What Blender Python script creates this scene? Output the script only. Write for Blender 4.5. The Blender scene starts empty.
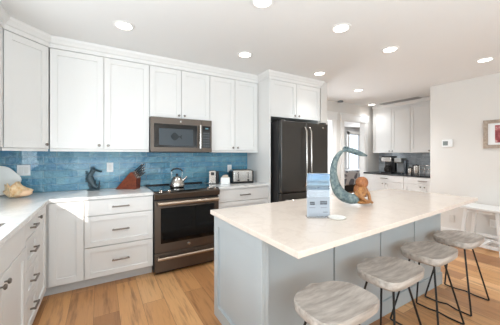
import bpy, bmesh, math, random
from mathutils import Vector, Matrix
random.seed(7)
PI = math.pi
scene = bpy.context.scene
COL = scene.collection

# ------------------------------------------------------------------ camera
cam_d = bpy.data.cameras.new('camera')
cam = bpy.data.objects.new('camera', cam_d)
COL.objects.link(cam)
cam.location = (0.4212, -2.905, 1.318)
cam.rotation_euler = (PI/2, 0, -0.5367)
cam_d.sensor_fit = 'HORIZONTAL'
cam_d.sensor_width = 36.0
cam_d.lens = 250.64*36.0/500.0
cam_d.shift_y = -(162.5-155.32)/500.0
cam_d.clip_start = 0.02
scene.camera = cam

# ------------------------------------------------------------------ world, sun, daylight, fill, exposure
w = bpy.data.worlds.new('sky'); scene.world = w; w.use_nodes = True
bgn = w.node_tree.nodes['Background']
bgn.inputs[0].default_value = (0.80, 0.90, 1.0, 1); bgn.inputs[1].default_value = 1.6

def sun(name, d, strength, col, angle):
    l = bpy.data.lights.new(name, 'SUN'); l.energy = strength; l.color = col; l.angle = angle
    o = bpy.data.objects.new(name, l); COL.objects.link(o)
    o.rotation_euler = Vector(d).to_track_quat('-Z', 'Y').to_euler(); o.location = (-8, -10, 8)
sun('sun', (1, 2.2, -0.85), 3.2, (1.0, 0.95, 0.88), 0.006)

def area(name, loc, d, sx, sy, power, col=(1, 1, 1)):
    l = bpy.data.lights.new(name, 'AREA'); l.shape = 'RECTANGLE'; l.size = sx; l.size_y = sy
    l.energy = power; l.color = col
    o = bpy.data.objects.new(name, l); COL.objects.link(o); o.location = loc
    o.rotation_euler = Vector(d).to_track_quat('-Z', 'Y').to_euler()
area('daylight_rear_left', (0.7, -6.4, 1.45), (0, 1, 0.1), 2.2, 1.9, 38, (0.77, 0.91, 1.0))
area('daylight_rear_right', (3.7, -6.4, 1.25), (-0.1, 1, 0.3), 2.4, 2.2, 12, (0.77, 0.91, 1.0))
area('daylight_sink_window', (-0.68, -1.42, 1.4), (1, 0.1, 0.1), 1.2, 0.6, 30, (0.86, 0.94, 1.0))
area('daylight_far_room', (9.7, 3.85, 1.5), (-0.3, -1, 0), 1.2, 1.4, 50, (0.92, 0.97, 1.0))
area('hall_fill', (4.25, 1.5, 1.25), (0.1, -1, 0.35), 0.9, 1.4, 24, (0.86, 0.94, 1.0))  # added fill in the first doorway, lifts the hall ceiling
area('ceiling_fill', (0.9, -4.5, 0.95), (0.12, 0.16, 1), 2.8, 2.0, 110, (0.77, 0.91, 1.0))  # added fill light behind the camera, brightens the ceiling

vs = scene.view_settings
vs.view_transform = 'Standard'; vs.look = 'None'; vs.exposure = 0.29; vs.gamma = 1.0
vs.use_curve_mapping = False

# ------------------------------------------------------------------ materials
def srgb(r, g, b):
    f = lambda c: (c/255/12.92) if c/255 <= .04045 else ((c/255+.055)/1.055)**2.4
    return (f(r), f(g), f(b), 1)
class NT:
    def __init__(s, name):
        s.m = bpy.data.materials.new(name); s.m.use_nodes = True; s.t = s.m.node_tree
        s.b = s.t.nodes['Principled BSDF']
    def n(s, typ, **kw):
        nd = s.t.nodes.new(typ)
        for k, v in kw.items():
            if k.startswith('i_'):
                key = k[2:].replace('_', ' ')
                nd.inputs[int(key) if key.isdigit() else key].default_value = v
            else: setattr(nd, k, v)
        return nd
    def l(s, a, b): s.t.links.new(a, b)
    def coord(s, scale=(1, 1, 1), rot=(0, 0, 0), out='Object'):
        tc = s.n('ShaderNodeTexCoord'); mp = s.n('ShaderNodeMapping')
        mp.inputs['Scale'].default_value = scale; mp.inputs['Rotation'].default_value = rot
        s.l(tc.outputs[out], mp.inputs[0]); return mp.outputs[0]
    def ramp(s, fac, stops):
        r = s.n('ShaderNodeValToRGB'); cr = r.color_ramp
        while len(cr.elements) < len(stops): cr.elements.new(0.5)
        for e, (p, c) in zip(cr.elements, stops): e.position = p; e.color = c
        s.l(fac, r.inputs[0]); return r.outputs[0]
    def mix(s, a, b, fac=.5, blend='MIX'):
        m = s.n('ShaderNodeMix', data_type='RGBA', blend_type=blend)
        for sock, v in ((m.inputs[0], fac), (m.inputs[6], a), (m.inputs[7], b)):
            if hasattr(v, 'is_linked'): s.l(v, sock)
            else: sock.default_value = v
        return m.outputs[2]
    def noise(s, vec, scale, detail=3, rough=.5):
        nn = s.n('ShaderNodeTexNoise', i_Scale=scale, i_Detail=detail, i_Roughness=rough); s.l(vec, nn.inputs['Vector']); return nn.outputs['Fac']
    def bump(s, h, strength=.1, dist=.01):
        b = s.n('ShaderNodeBump', i_Strength=strength, i_Distance=dist); s.l(h, b.inputs['Height']); s.l(b.outputs[0], s.b.inputs['Normal'])
def paint(name, col, rough=.5, metal=0, var=.03, scale=6, bump=0, coat=0, spec=None):
    t = NT(name); c = srgb(*col); d = tuple(x*(1-var*2) for x in c[:3])+(1,)
    v = t.coord(); f = t.noise(v, scale)
    t.l(t.mix(c, d, f), t.b.inputs['Base Color'])
    t.b.inputs['Roughness'].default_value = rough; t.b.inputs['Metallic'].default_value = metal
    if coat: t.b.inputs['Coat Weight'].default_value = coat
    if spec is not None: t.b.inputs['Specular IOR Level'].default_value = spec
    if bump: t.bump(t.noise(v, scale*20), bump, .003)
    return t.m
def brushed(name, col, rough=.3, stretch=(1, 1, 60), metal=1.0):
    t = NT(name); c = srgb(*col); v = t.coord(scale=stretch); f = t.noise(v, 8, 2)
    t.l(t.mix(c, tuple(x*.8 for x in c[:3])+(1,), f), t.b.inputs['Base Color'])
    t.b.inputs['Metallic'].default_value = metal; t.b.inputs['Roughness'].default_value = rough
    return t.m

M = {}
M['cab'] = paint('cabinet_white', (230, 228, 225), .38, var=.01)
M['cab_in'] = paint('cabinet_carcass', (222, 219, 215), .5, var=.01)
M['toe'] = paint('toe_kick_grey', (206, 205, 203), .5)
M['isle'] = paint('island_blue_grey', (180, 186, 188), .42, var=.015)
M['wall'] = paint('wall_greige', (221, 216, 210), .85, var=.01)
M['ceil'] = paint('ceiling_white', (232, 231, 229), .9, var=.008)
M['trim'] = paint('trim_white', (236, 234, 231), .45, var=.01)
M['knob'] = paint('satin_nickel_dark', (138, 130, 123), .32, 1.0)
M['steel'] = brushed('stainless_steel', (205, 200, 194), .24, (1, 1, 30))
M['slate'] = brushed('slate_steel', (114, 104, 96), .48, (60, 60, 1))
M['bronze'] = brushed('warm_brushed_steel', (196, 178, 160), .36, (1, 30, 30))
M['slate_f'] = brushed('slate_steel_fridge', (92, 90, 88), .30, (60, 60, 1))
M['dark'] = paint('black_plastic', (24, 24, 25), .35)
M['blackmetal'] = paint('black_powder_coat', (22, 23, 25), .45)
M['blackglass'] = paint('black_glass', (12, 12, 13), .06, coat=.3)
M['cook'] = paint('cooktop_glass', (14, 15, 17), .09, coat=.4)
M['plastic'] = paint('white_plastic', (238, 237, 235), .4, var=.005)
M['porc'] = paint('white_porcelain', (240, 237, 231), .3, var=.02, scale=10)
M['greyp'] = paint('grey_plastic', (120, 122, 124), .4)

# quartz
def quartz(name, base, vein):
    t = NT(name); v = t.coord()
    f = t.noise(v, 3.5, 6, .6); g = t.noise(v, 60, 2)
    c = t.ramp(f, [(0, srgb(*base)), (.48, srgb(*base)), (.51, srgb(*vein)), (.54, srgb(*base)), (1, srgb(*base))])
    c = t.mix(c, srgb(*[x-6 for x in base]), t.ramp(g, [(.55, (0, 0, 0, 1)), (.8, (1, 1, 1, 1))]))
    t.l(c, t.b.inputs['Base Color']); t.b.inputs['Roughness'].default_value = .16
    return t.m
M['quartz'] = quartz('quartz_white', (234, 232, 229), (222, 221, 219))
M['quartz_i'] = quartz('quartz_island_warm', (228, 213, 200), (222, 206, 193))
M['blackstone'] = paint('black_granite', (34, 34, 36), .2, var=.2, scale=80)

# handmade glazed tile: columns = axis sockets used as u,v
def tile(name, ax, c1, c2, c3, bw, rh, mortar, rough=.12):
    t = NT(name); tc = t.n('ShaderNodeTexCoord'); sp = t.n('ShaderNodeSeparateXYZ'); cb = t.n('ShaderNodeCombineXYZ')
    t.l(tc.outputs['Object'], sp.inputs[0]); t.l(sp.outputs[ax], cb.inputs[0]); t.l(sp.outputs['Z'], cb.inputs[1])
    def brick(a, b, m):
        br = t.n('ShaderNodeTexBrick', offset=.37, offset_frequency=2)
        br.inputs['Scale'].default_value = 1; br.inputs['Mortar Size'].default_value = .0022
        br.inputs['Mortar Smooth'].default_value = .3
        br.inputs['Brick Width'].default_value = bw; br.inputs['Row Height'].default_value = rh
        br.inputs['Color1'].default_value = a; br.inputs['Color2'].default_value = b; br.inputs['Mortar'].default_value = m
        t.l(cb.outputs[0], br.inputs['Vector']); return br
    br = brick(srgb(*c1), srgb(*c2), srgb(*mortar))
    n1 = t.noise(tc.outputs['Object'], 7, 4, .65); n2 = t.noise(tc.outputs['Object'], 26, 3, .6)
    c = t.mix(br.outputs['Color'], srgb(*c3), t.ramp(n1, [(.42, (0, 0, 0, 1)), (.75, (.8, .8, .8, 1))]))
    c = t.mix(c, srgb(*[min(255, x+45) for x in c1]), t.ramp(n2, [(.58, (0, 0, 0, 1)), (.68, (.7, .7, .7, 1))]))  # pale specks painted in as glints on the glaze
    c = t.mix(c, srgb(*mortar), br.outputs['Fac'])
    t.l(c, t.b.inputs['Base Color']); t.b.inputs['Roughness'].default_value = rough
    t.b.inputs['Coat Weight'].default_value = .3
    inv = t.n('ShaderNodeMath', operation='SUBTRACT'); inv.inputs[0].default_value = 1; t.l(br.outputs['Fac'], inv.inputs[1])
    ad = t.n('ShaderNodeMath', operation='MULTIPLY_ADD'); t.l(t.noise(tc.outputs['Object'], 22, 3, .6), ad.inputs[0]); ad.inputs[1].default_value = 2.2; t.l(inv.outputs[0], ad.inputs[2])
    t.bump(ad.outputs[0], .9, .008)
    return t.m
M['tile'] = tile('glazed_blue_tile', 'X', (66, 130, 156), (116, 166, 182), (36, 112, 160), .31, .0765, (150, 176, 186))
M['tile2'] = tile('grey_glass_tile', 'Y', (182, 190, 196), (222, 227, 231), (140, 148, 160), .35, .05, (215, 218, 220), .2)
M['tile_l'] = tile('glazed_teal_tile', 'Y', (88, 130, 146), (108, 146, 160), (74, 120, 142), .31, .0765, (150, 170, 178))

# oak planks running along Y
def floor_mat():
    t = NT('oak_plank_floor'); tc = t.n('ShaderNodeTexCoord'); sp = t.n('ShaderNodeSeparateXYZ'); cb = t.n('ShaderNodeCombineXYZ')
    t.l(tc.outputs['Object'], sp.inputs[0]); t.l(sp.outputs['Y'], cb.inputs[0]); t.l(sp.outputs['X'], cb.inputs[1])
    br = t.n('ShaderNodeTexBrick', offset=.41, offset_frequency=2)
    for k, v in (('Scale', 1), ('Mortar Size', .0012), ('Mortar Smooth', .2), ('Brick Width', 1.25), ('Row Height', .185), ('Bias', 0.0)): br.inputs[k].default_value = v
    br.inputs['Color1'].default_value = (0, 0, 0, 1); br.inputs['Color2'].default_value = (1, 1, 1, 1); br.inputs['Mortar'].default_value = (.5, .5, .5, 1)
    t.l(cb.outputs[0], br.inputs['Vector'])
    rnd = t.n('ShaderNodeSeparateColor'); t.l(br.outputs['Color'], rnd.inputs[0])
    # offset grain per plank
    cb2 = t.n('ShaderNodeCombineXYZ'); mul = t.n('ShaderNodeMath', operation='MULTIPLY'); mul.inputs[1].default_value = 17.0
    t.l(rnd.outputs[0], mul.inputs[0])
    sx = t.n('ShaderNodeMath', operation='MULTIPLY'); sx.inputs[1].default_value = 11.0; t.l(sp.outputs['X'], sx.inputs[0])
    t.l(sx.outputs[0], cb2.inputs[0]); t.l(sp.outputs['Y'], cb2.inputs[1]); t.l(mul.outputs[0], cb2.inputs[2])
    g1 = t.noise(cb2.outputs[0], 2.2, 5, .62)
    cb3 = t.n('ShaderNodeCombineXYZ'); sx3 = t.n('ShaderNodeMath', operation='MULTIPLY'); sx3.inputs[1].default_value = 30.0; t.l(sp.outputs['X'], sx3.inputs[0])
    t.l(sx3.outputs[0], cb3.inputs[0]); t.l(sp.outputs['Y'], cb3.inputs[1]); t.l(mul.outputs[0], cb3.inputs[2])
    g2 = t.noise(cb3.outputs[0], 3.5, 4, .6)
    base = t.ramp(rnd.outputs[0], [(0, srgb(178, 124, 78)), (.3, srgb(212, 158, 104)), (.55, srgb(154, 104, 65)), (.8, srgb(200, 146, 95)), (1, srgb(228, 180, 128))])
    c = t.mix(base, srgb(120, 80, 50), t.ramp(g1, [(.50, (0, 0, 0, 1)), (.72, (.75, .75, .75, 1))]))
    c = t.mix(c, srgb(150, 104, 66), t.ramp(g2, [(.5, (0, 0, 0, 1)), (.85, (.4, .4, .4, 1))]))
    c = t.mix(c, srgb(88, 58, 36), t.mix((0, 0, 0, 1), (.7, .7, .7, 1), br.outputs['Fac']))
    t.l(c, t.b.inputs['Base Color']); t.b.inputs['Roughness'].default_value = .36
    t.bump(g2, .12, .003)
    return t.m
M['floor'] = floor_mat()
def wood(name, c1, c2, rough=.45, stretch=(1, 8, 8), scale=4):
    t = NT(name); v = t.coord(scale=stretch); f = t.noise(v, scale, 5, .6)
    t.l(t.ramp(f, [(.3, srgb(*c1)), (.7, srgb(*c2))]), t.b.inputs['Base Color']); t.b.inputs['Roughness'].default_value = rough
    t.bump(f, .1, .002); return t.m
M['greywood'] = wood('grey_washed_wood', (160, 148, 138), (212, 203, 194), .55, (1.5, 9, 9), 3.5)
M['cherry'] = wood('cherry_wood', (92, 40, 22), (136, 66, 38), .35, (6, 1, 6), 5)
M['frame'] = wood('driftwood_frame', (150, 134, 120), (184, 168, 152), .6, (6, 6, 6), 5)
M['shell'] = wood('conch_shell', (246, 226, 192), (224, 174, 116), .45, (3, 3, 3), 9)
M['verdigris'] = wood('verdigris_scales', (36, 62, 72), (132, 144, 140), .6, (6, 6, 6), 6)
M['golden'] = wood('golden_resin', (130, 80, 42), (192, 136, 80), .45, (8, 8, 8), 5)
M['seablue'] = wood('blue_bronze', (18, 34, 44), (84, 104, 112), .5, (9, 9, 9), 6)

def emit(name, col, s):
    t = NT(name); t.b.inputs['Base Color'].default_value = srgb(*col)
    t.b.inputs['Emission Color'].default_value = srgb(*col); t.b.inputs['Emission Strength'].default_value = s; return t.m
M['lamp'] = emit('lamp_lens', (255, 246, 236), 7)
M['led'] = emit('display_digits', (90, 130, 140), .05)
def glass(name, rough=.02, col=(1, 1, 1, 1)):
    t = NT(name); t.b.inputs['Base Color'].default_value = col; t.b.inputs['Transmission Weight'].default_value = 1
    t.b.inputs['Roughness'].default_value = rough; t.b.inputs['IOR'].default_value = 1.3; return t.m
M['glass'] = glass('clear_acrylic')

# ------------------------------------------------------------------ mesh builder
class MB:
    def __init__(s): s.bm = bmesh.new()
    def box(s, x0, x1, y0, y1, z0, z1):
        vs = [s.bm.verts.new((x, y, z)) for z in (z0, z1) for x, y in ((x0, y0), (x1, y0), (x1, y1), (x0, y1))]
        for f in ((3, 2, 1, 0), (4, 5, 6, 7), (0, 1, 5, 4), (1, 2, 6, 5), (2, 3, 7, 6), (3, 0, 4, 7)): s.bm.faces.new([vs[i] for i in f])
        return s
    def hexa(s, bot, top):
        vs = [s.bm.verts.new(p) for p in list(bot)+list(top)]
        n = len(bot)
        s.bm.faces.new([vs[i] for i in reversed(range(n))]); s.bm.faces.new([vs[n+i] for i in range(n)])
        for i in range(n): s.bm.faces.new([vs[i], vs[(i+1) % n], vs[n+(i+1) % n], vs[n+i]])
        return s
    def prism(s, pts, z0, z1): return s.hexa([(x, y, z0) for x, y in pts], [(x, y, z1) for x, y in pts])
    def prism_y(s, pts, y0, y1): return s.hexa([(x, y1, z) for x, z in pts], [(x, y0, z) for x, z in pts])   # outline in xz
    def rings(s, rings, cap=True, closed=True):
        R = [[s.bm.verts.new(p) for p in r] for r in rings]; n = len(R[0])
        for a, b in zip(R, R[1:]):
            for i in range(n if closed else n-1): s.bm.faces.new([a[i], a[(i+1) % n], b[(i+1) % n], b[i]])
        if cap:
            s.bm.faces.new(list(reversed(R[0]))); s.bm.faces.new(R[-1])
        return s
    def lathe(s, prof, c=(0, 0, 0), n=24, axis='Z', sx=1, sy=1):
        rr = []
        for r, h in prof:
            ring = []
            for i in range(n):
                a = 2*PI*i/n; u, v = r*math.cos(a)*sx, r*math.sin(a)*sy
                p = {'Z': (u, v, h), 'Y': (u, h, -v), 'X': (h, u, v)}[axis]
                ring.append((c[0]+p[0], c[1]+p[1], c[2]+p[2]))
            rr.append(ring)
        return s.rings(rr)
    def tube(s, pts, rad, n=8, flat=1.0):
        pts = [Vector(p) for p in pts]; rr = []
        rad = rad if isinstance(rad, (list, tuple)) else [rad]*len(pts)
        up = None
        for i, p in enumerate(pts):
            a = pts[max(0, i-1)]; b = pts[min(len(pts)-1, i+1)]; t = (b-a).normalized()
            if up is None: up = Vector((0, 0, 1)) if abs(t.z) < .9 else Vector((1, 0, 0))
            u = t.cross(up).normalized(); v = u.cross(t).normalized(); up = v
            rr.append([p+u*rad[i]*flat*math.cos(2*PI*k/n)+v*rad[i]*math.sin(2*PI*k/n) for k in range(n)])
        return s.rings(rr)
    def blob(s, c, r, seg=16, rings=10, jit=0, rnd=None):
        rr = []
        for j in range(1, rings):
            ph = PI*j/rings; ring = []
            for i in range(seg):
                th = 2*PI*i/seg; k = 1+(rnd.uniform(-jit, jit) if rnd else 0)
                ring.append((c[0]+r[0]*k*math.sin(ph)*math.cos(th), c[1]+r[1]*k*math.sin(ph)*math.sin(th), c[2]-r[2]*k*math.cos(ph)))
            rr.append(ring)
        return s.rings(rr)
    def xf(s, mat): bmesh.ops.transform(s.bm, matrix=mat, verts=s.bm.verts); return s
    def build(s, name, mat, parent=None, bevel=0, smooth=False, sub=0, kind=None, label=None, seg=2):
        bmesh.ops.recalc_face_normals(s.bm, faces=s.bm.faces)
        me = bpy.data.meshes.new(name); s.bm.to_mesh(me); s.bm.free()
        for m in (mat if isinstance(mat, list) else [mat]): me.materials.append(m)
        o = bpy.data.objects.new(name, me); COL.objects.link(o)
        if parent is not None: o.parent = parent
        if smooth or bevel: me.polygons.foreach_set('use_smooth', [True]*len(me.polygons))
        if bevel:
            b = o.modifiers.new('bevel', 'BEVEL'); b.width = bevel; b.segments = seg; b.limit_method = 'ANGLE'; b.angle_limit = math.radians(35); b.harden_normals = True
        if sub:
            b = o.modifiers.new('sub', 'SUBSURF'); b.levels = sub; b.render_levels = sub
        if smooth and not sub:
            b = o.modifiers.new('ws', 'EDGE_SPLIT'); b.split_angle = math.radians(40)
        if kind: o['kind'] = kind
        if label: o['label'] = label
        return o
def thing(name, label, cat, loc=(0, 0, 0), rz=0, group=None):
    o = bpy.data.objects.new(name, None); COL.objects.link(o); o.empty_display_size = .05
    o.location = loc; o.rotation_euler = (0, 0, rz); o['label'] = label; o['category'] = cat
    if group: o['group'] = group
    return o
def tag(o, label, cat, group=None, kind=None):
    o['label'] = label; o['category'] = cat
    if group: o['group'] = group
    if kind: o['kind'] = kind
    return o
def copy_tree(o, parent=None):
    c = o.copy(); COL.objects.link(c)
    if parent is not None: c.parent = parent
    for ch in [x for x in bpy.data.objects if x.parent == o]: copy_tree(ch, c)
    return c
def struct(name, mb, mat, bevel=0): return mb.build(name, mat, bevel=bevel, kind='structure')

# ------------------------------------------------------------------ room shell
ZC = 2.5; XL = -0.62; YB = 0.60; XR = 5.30; YH = 0.87; YR = -6.5; XP = 6.46
struct('floor', MB().box(XL-.2, 12, YR-.2, 6.2, -.1, 0), M['floor'])
struct('ceiling', MB().box(XL-.2, 12, YR-.2, 6.2, ZC, ZC+.1), M['ceil'])
# left wall with the sink window opening
WY0, WY1, WZ0, WZ1 = -2.38, -0.95, 1.07, 1.83
struct('wall_left', MB().box(XL-.15, XL, YR, WY0, 0, ZC).box(XL-.15, XL, WY1, YB+.15, 0, ZC).box(XL-.15, XL, WY0, WY1, 0, WZ0).box(XL-.15, XL, WY0, WY1, WZ1, ZC), M['wall'])
wf = MB()
for a, b in ((WY0, WY0+.05), (WY1-.05, WY1), (-1.50, -1.45), (-1.24, -1.13)): wf.box(XL-.11, XL-.05, a, b, WZ0, WZ1)
wf.box(XL-.11, XL-.05, WY0, WY1, WZ0, WZ0+.03).box(XL-.11, XL-.05, WY0, WY1, WZ1-.04, WZ1)
struct('window_1', wf, M['trim'])
struct('wall_back', MB().box(XL, 3.46, YB, YB+.15, 0, ZC), M['wall'])
struct('wall_fridge', MB().box(3.46, 3.60, -.03, YH+.12, 0, ZC), M['wall'], bevel=.004)
# hall wall with two door openings
D1 = (3.75, 4.76); D2 = (5.13, 5.88); DH = 2.10
struct('wall_hall', MB().box(3.60, D1[0], YH, YH+.12, 0, ZC).box(D1[1], D2[0], YH, YH+.12, 0, ZC).box(D2[1], XP+.1, YH, YH+.12, 0, ZC)
       .box(D1[0], D1[1], YH, YH+.12, DH, ZC).box(D2[0], D2[1], YH, YH+.12, DH, ZC), M['wall'])
for i, (a, b) in enumerate((D1, D2)):
    t = MB(); c = .11; f = YH-.018
    t.box(a-c, a, f, YH, 0, DH).box(b, b+c, f, YH, 0, DH)
    t.box(a-c-.015, b+c+.015, f-.008, YH, DH, DH+.14).box(a-c-.03, b+c+.03, f-.018, YH, DH+.14, DH+.165)
    t.box(a, a+.018, YH, YH+.12, 0, DH).box(b-.018, b, YH, YH+.12, 0, DH).box(a, b, YH, YH+.12, DH-.018, DH)
    struct('trim_%d' % (i+1), t, M['trim'], bevel=.002)
struct('wall_pantry', MB().box(XP, XP+.12, -.78, YH, 0, ZC), M['wall'])
struct('wall_right', MB().box(XR, XP+.12, YR, -.78, 0, ZC), M['wall'], bevel=.004)
# rear wall behind the camera with two large glazed openings
struct('wall_rear', MB().box(XL-.15, -.4, YR-.15, YR, 0, ZC).box(1.8, 2.5, YR-.15, YR, 0, ZC).box(4.9, XR, YR-.15, YR, 0, ZC)
       .box(-.4, 1.8, YR-.15, YR, 0, .5).box(-.4, 1.8, YR-.15, YR, 2.4, ZC).box(2.5, 4.9, YR-.15, YR, 2.35, ZC), M['wall'])
wf = MB()
for a, b, z0, z1 in ((-.4, 1.8, .5, 2.4), (2.5, 4.9, 0, 2.35)):
    m = (a+b)/2
    for p, q in ((a, a+.06), (m-.04, m+.04), (b-.06, b)): wf.box(p, q, YR-.1, YR-.04, z0, z1)
    wf.box(a, b, YR-.1, YR-.04, z0, z0+.06).box(a, b, YR-.1, YR-.04, z1-.06, z1)
struct('window_2', wf, M['trim'])
# unseen wall added outside the rear windows to block the sun
struct('wall_sun_block', MB().box(-2, 9, -9.7, -9.5, -.1, 4.2), M['wall'])
# far room beyond the hall door
struct('wall_far', MB().box(3.6, 9.33, 4.0, 4.12, 0, ZC).box(10.12, 12, 4.0, 4.12, 0, ZC).box(9.33, 10.12, 4.0, 4.12, 0, .72).box(9.33, 10.12, 4.0, 4.12, 2.2, ZC)
       .box(11.9, 12, .9, 4, 0, ZC).box(3.5, 3.6, .99, 4.1, 0, ZC).box(XP, 12, .87, .99, 0, ZC), paint('wall_far_grey', (204, 204, 204), .85))
wf = MB(); a, b = 9.33, 10.12
for p, q in ((a-.1, a+.03), (b-.03, b+.1)): wf.box(p, q, 3.97, 4.06, .62, 2.3)
wf.box(a-.1, b+.1, 3.97, 4.06, 2.2, 2.34).box(a-.14, b+.14, 3.93, 4.06, .62, .72).box(a, b, 4.0, 4.05, 1.42, 1.47)
struct('window_3', wf, M['trim'])
# baseboards
bb = MB().box(3.60, D1[0]-.11, YH-.014, YH, 0, .13).box(D1[1]+.11, D2[0]-.11, YH-.014, YH, 0, .13)
struct('baseboard_hall', bb, M['trim'], bevel=.002)
struct('baseboard_right', MB().box(XR-.014, XR, YR, -.78, 0, .13), M['trim'], bevel=.002)
# backsplash
struct('trim_3', MB().box(XL+.012, 2.45, YB-.010, YB, .915, 1.40), M['tile'])
struct('trim_4', MB().box(XL, XL+.010, -.78, YB-.010, .915, 1.40), M['tile_l'])
# crown moulding swept along the cabinet tops
def sweep_plan(prof, path):
    mb = MB(); n = len(path); rr = []
    nor = []
    for i in range(n-1):
        d = (Vector(path[i+1])-Vector(path[i])).normalized(); nor.append(Vector((d.y, -d.x)))
    for i in range(n):
        if i == 0: o = nor[0]
        elif i == n-1: o = nor[-1]
        else:
            o = (nor[i-1]+nor[i]); o = o/(o.dot(nor[i]))
        rr.append([(path[i][0]+o.x*a, path[i][1]+o.y*a, z) for a, z in prof])
    return mb.rings(rr)
crown = [(-.02, 2.392), (.006, 2.392), (.008, 2.43), (.02, 2.437), (.03, 2.455), (.045, 2.475), (.05, 2.499), (-.02, 2.499)]
FY = .258; PY = -.03
struct('trim_5', sweep_plan(crown, [(-.29, -.65), (-.29, -.012), (-.02, FY), (2.45, FY), (2.45, PY), (3.44, PY), (3.44, .2)]), M['cab'])

# ------------------------------------------------------------------ cabinets (local: front at y=0 facing -y)
def shaker(x0, x1, z0, z1, rail=.06, t=.020):
    g = .0022; x0 += g; x1 -= g; z0 += g; z1 -= g
    m = MB().box(x0+rail-.004, x1-rail+.004, -.0085, 0, z0+rail-.004, z1-rail+.004)
    m.box(x0, x0+rail, -t, 0, z0, z1).box(x1-rail, x1, -t, 0, z0, z1)
    m.box(x0+rail, x1-rail, -t, 0, z0, z0+rail).box(x0+rail, x1-rail, -t, 0, z1-rail, z1)
    return m
def knob(parent, x, z, y=-.019):
    MB().lathe([(.004, 0), (.005, -.012), (.0135, -.017), (.0145, -.023), (.010, -.028), (.002, -.029)], (x, y, z), 14, 'Y').build('knob', M['knob'], parent, smooth=True)
def pull(parent, x, z, L=.16, y=-.019, name='handle'):
    m = MB()
    for s in (-1, 1): m.box(x+s*(L/2-.012)-.006, x+s*(L/2-.012)+.006, y-.026, y, z-.006, z+.006)
    m.box(x-L/2, x+L/2, y-.036, y-.024, z-.007, z+.007)
    m.build(name, M['knob'], parent, bevel=.003)
def door(root, x0, x1, z0, z1, k=None, kz=None, mat='cab', T=False):
    d = shaker(x0, x1, z0, z1).build('door', M[mat], root, bevel=.0015)
    if k is not None: knob(d, k, kz)
    return d
def drawer(root, x0, x1, z0, z1, flat=False, mat='cab', hz=None, L=None):
    if flat: m = MB().box(x0+.0015, x1-.0015, -.019, 0, z0+.0015, z1-.0015)
    else: m = shaker(x0, x1, z0, z1, rail=.05)
    d = m.build('drawer', M[mat], root, bevel=.0015)
    pull(d, (x0+x1)/2, (z0+z1)/2 if hz is None else hz, .16 if x1-x0 > .4 else .125); return d
def carcass(root, x0, x1, depth, z0, z1, mat='cab_in', toe=None, name='body'):
    m = MB().box(x0, x1, .0005, depth, z0, z1)
    m.build(name, M[mat], root)
    if toe: MB().box(x0, x1, .07, depth, 0, z0).build('toe_kick', M[toe], root)
G_up = None
# base, back run
r = thing('base_cabinet', 'white corner base cabinet with one tall narrow door, left of the drawers', 'cabinet', (0, .02, 0))
carcass(r, -.6, .2815, .57, .10, .884, toe='toe'); door(r, .008, .2795, .108, .876)
r = thing('base_cabinet', 'white three-drawer base cabinet under the knife block', 'cabinet', (0, .02, 0))
carcass(r, .2820, .914, .57, .10, .884, toe='toe')
drawer(r, .284, .912, .722, .876, True); drawer(r, .284, .912, .413, .718); drawer(r, .284, .912, .108, .409)
r = thing('base_cabinet', 'white drawer base cabinet under the toaster, right of the range', 'cabinet', (0, .02, 0))
carcass(r, 1.683, 2.449, .57, .10, .884, toe='toe')
drawer(r, 1.685, 2.447, .722, .876, True); drawer(r, 1.685, 2.447, .413, .718); drawer(r, 1.685, 2.447, .108, .409)
# base, left run: local x -> world +y, front faces +x
def left_thing(name, label, cat, y, x=-.02): return thing(name, label, cat, (x, y, 0), PI/2)
r = left_thing('base_cabinet', 'narrow white pull-out base cabinet beside the inside corner of the counter', 'cabinet', -.41)
carcass(r, 0, .395, .57, .10, .884, toe='toe'); d = door(r, .002, .36, .108, .876); knob(d, .035, .835)
r = left_thing('base_cabinet', 'white four-drawer base cabinet between sink cabinet and inside corner', 'cabinet', -.745)
carcass(r, 0, .334, .57, .10, .884, toe='toe')
zs = [(.756, .876, True), (.550, .752, False), (.345, .546, False), (.108, .341, False)]
for a, b, fl in zs: drawer(r, .002, .332, a, b, fl, hz=(a+b)/2 if a > .2 else .25)
r = left_thing('sink_cabinet', 'white two-door cabinet under the sink at the left edge', 'cabinet', -1.665)
carcass(r, 0, .919, .57, .10, .70, toe='toe')
MB().box(0, .919, .0005, .02, .70, .884).build('body_front', M['cab_in'], r)
MB().box(.002, .917, -.019, 0, .724, .876).build('false_front', M['cab'], r, bevel=.0015)
d = door(r, .002, .458, .108, .72); knob(d, .425, .675); d = door(r, .460, .917, .108, .72); knob(d, .493, .675)
r = left_thing('base_cabinet', 'white base cabinet nearest the camera on the left run', 'cabinet', -2.4)
carcass(r, 0, .734, .57, .10, .884, toe='toe'); drawer(r, .002, .732, .722, .876, True); door(r, .002, .732, .108, .718)
# countertops
SK = (-.50, -.065, -1.60, -.815)   # sink opening
ct = MB().box(XL+.002, .012, -2.4, SK[2], .885, .915).box(XL+.002, SK[0], SK[2], SK[3], .885, .915).box(SK[1], .012, SK[2], SK[3], .885, .915)
ct.box(XL+.002, .012, SK[3], -.012, .885, .915).box(XL+.002, .915, -.012, YB-.011, .885, .915)
o = ct.build('countertop', M['quartz'], bevel=.0); tag(o, 'white quartz counter running round the corner from the sink to the range', 'countertop')
o = MB().box(1.682, 2.449, -.012, YB-.011, .885, .915).build('countertop', M['quartz'], bevel=.003); tag(o, 'short white quartz counter between the range and the refrigerator', 'countertop')
# sink
s = MB(); a, b, c, d = SK; a += .002; b -= .002; c += .002; d -= .002
s.box(a, a+.004, c, d, .72, .905).box(b-.004, b, c, d, .72, .905).box(a, b, c, c+.004, .72, .905).box(a, b, d-.004, d, .72, .905).box(a, b, c, d, .712, .722)
o = s.build('sink', M['steel']); tag(o, 'stainless steel undermount sink basin at the left edge', 'sink')

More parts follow.
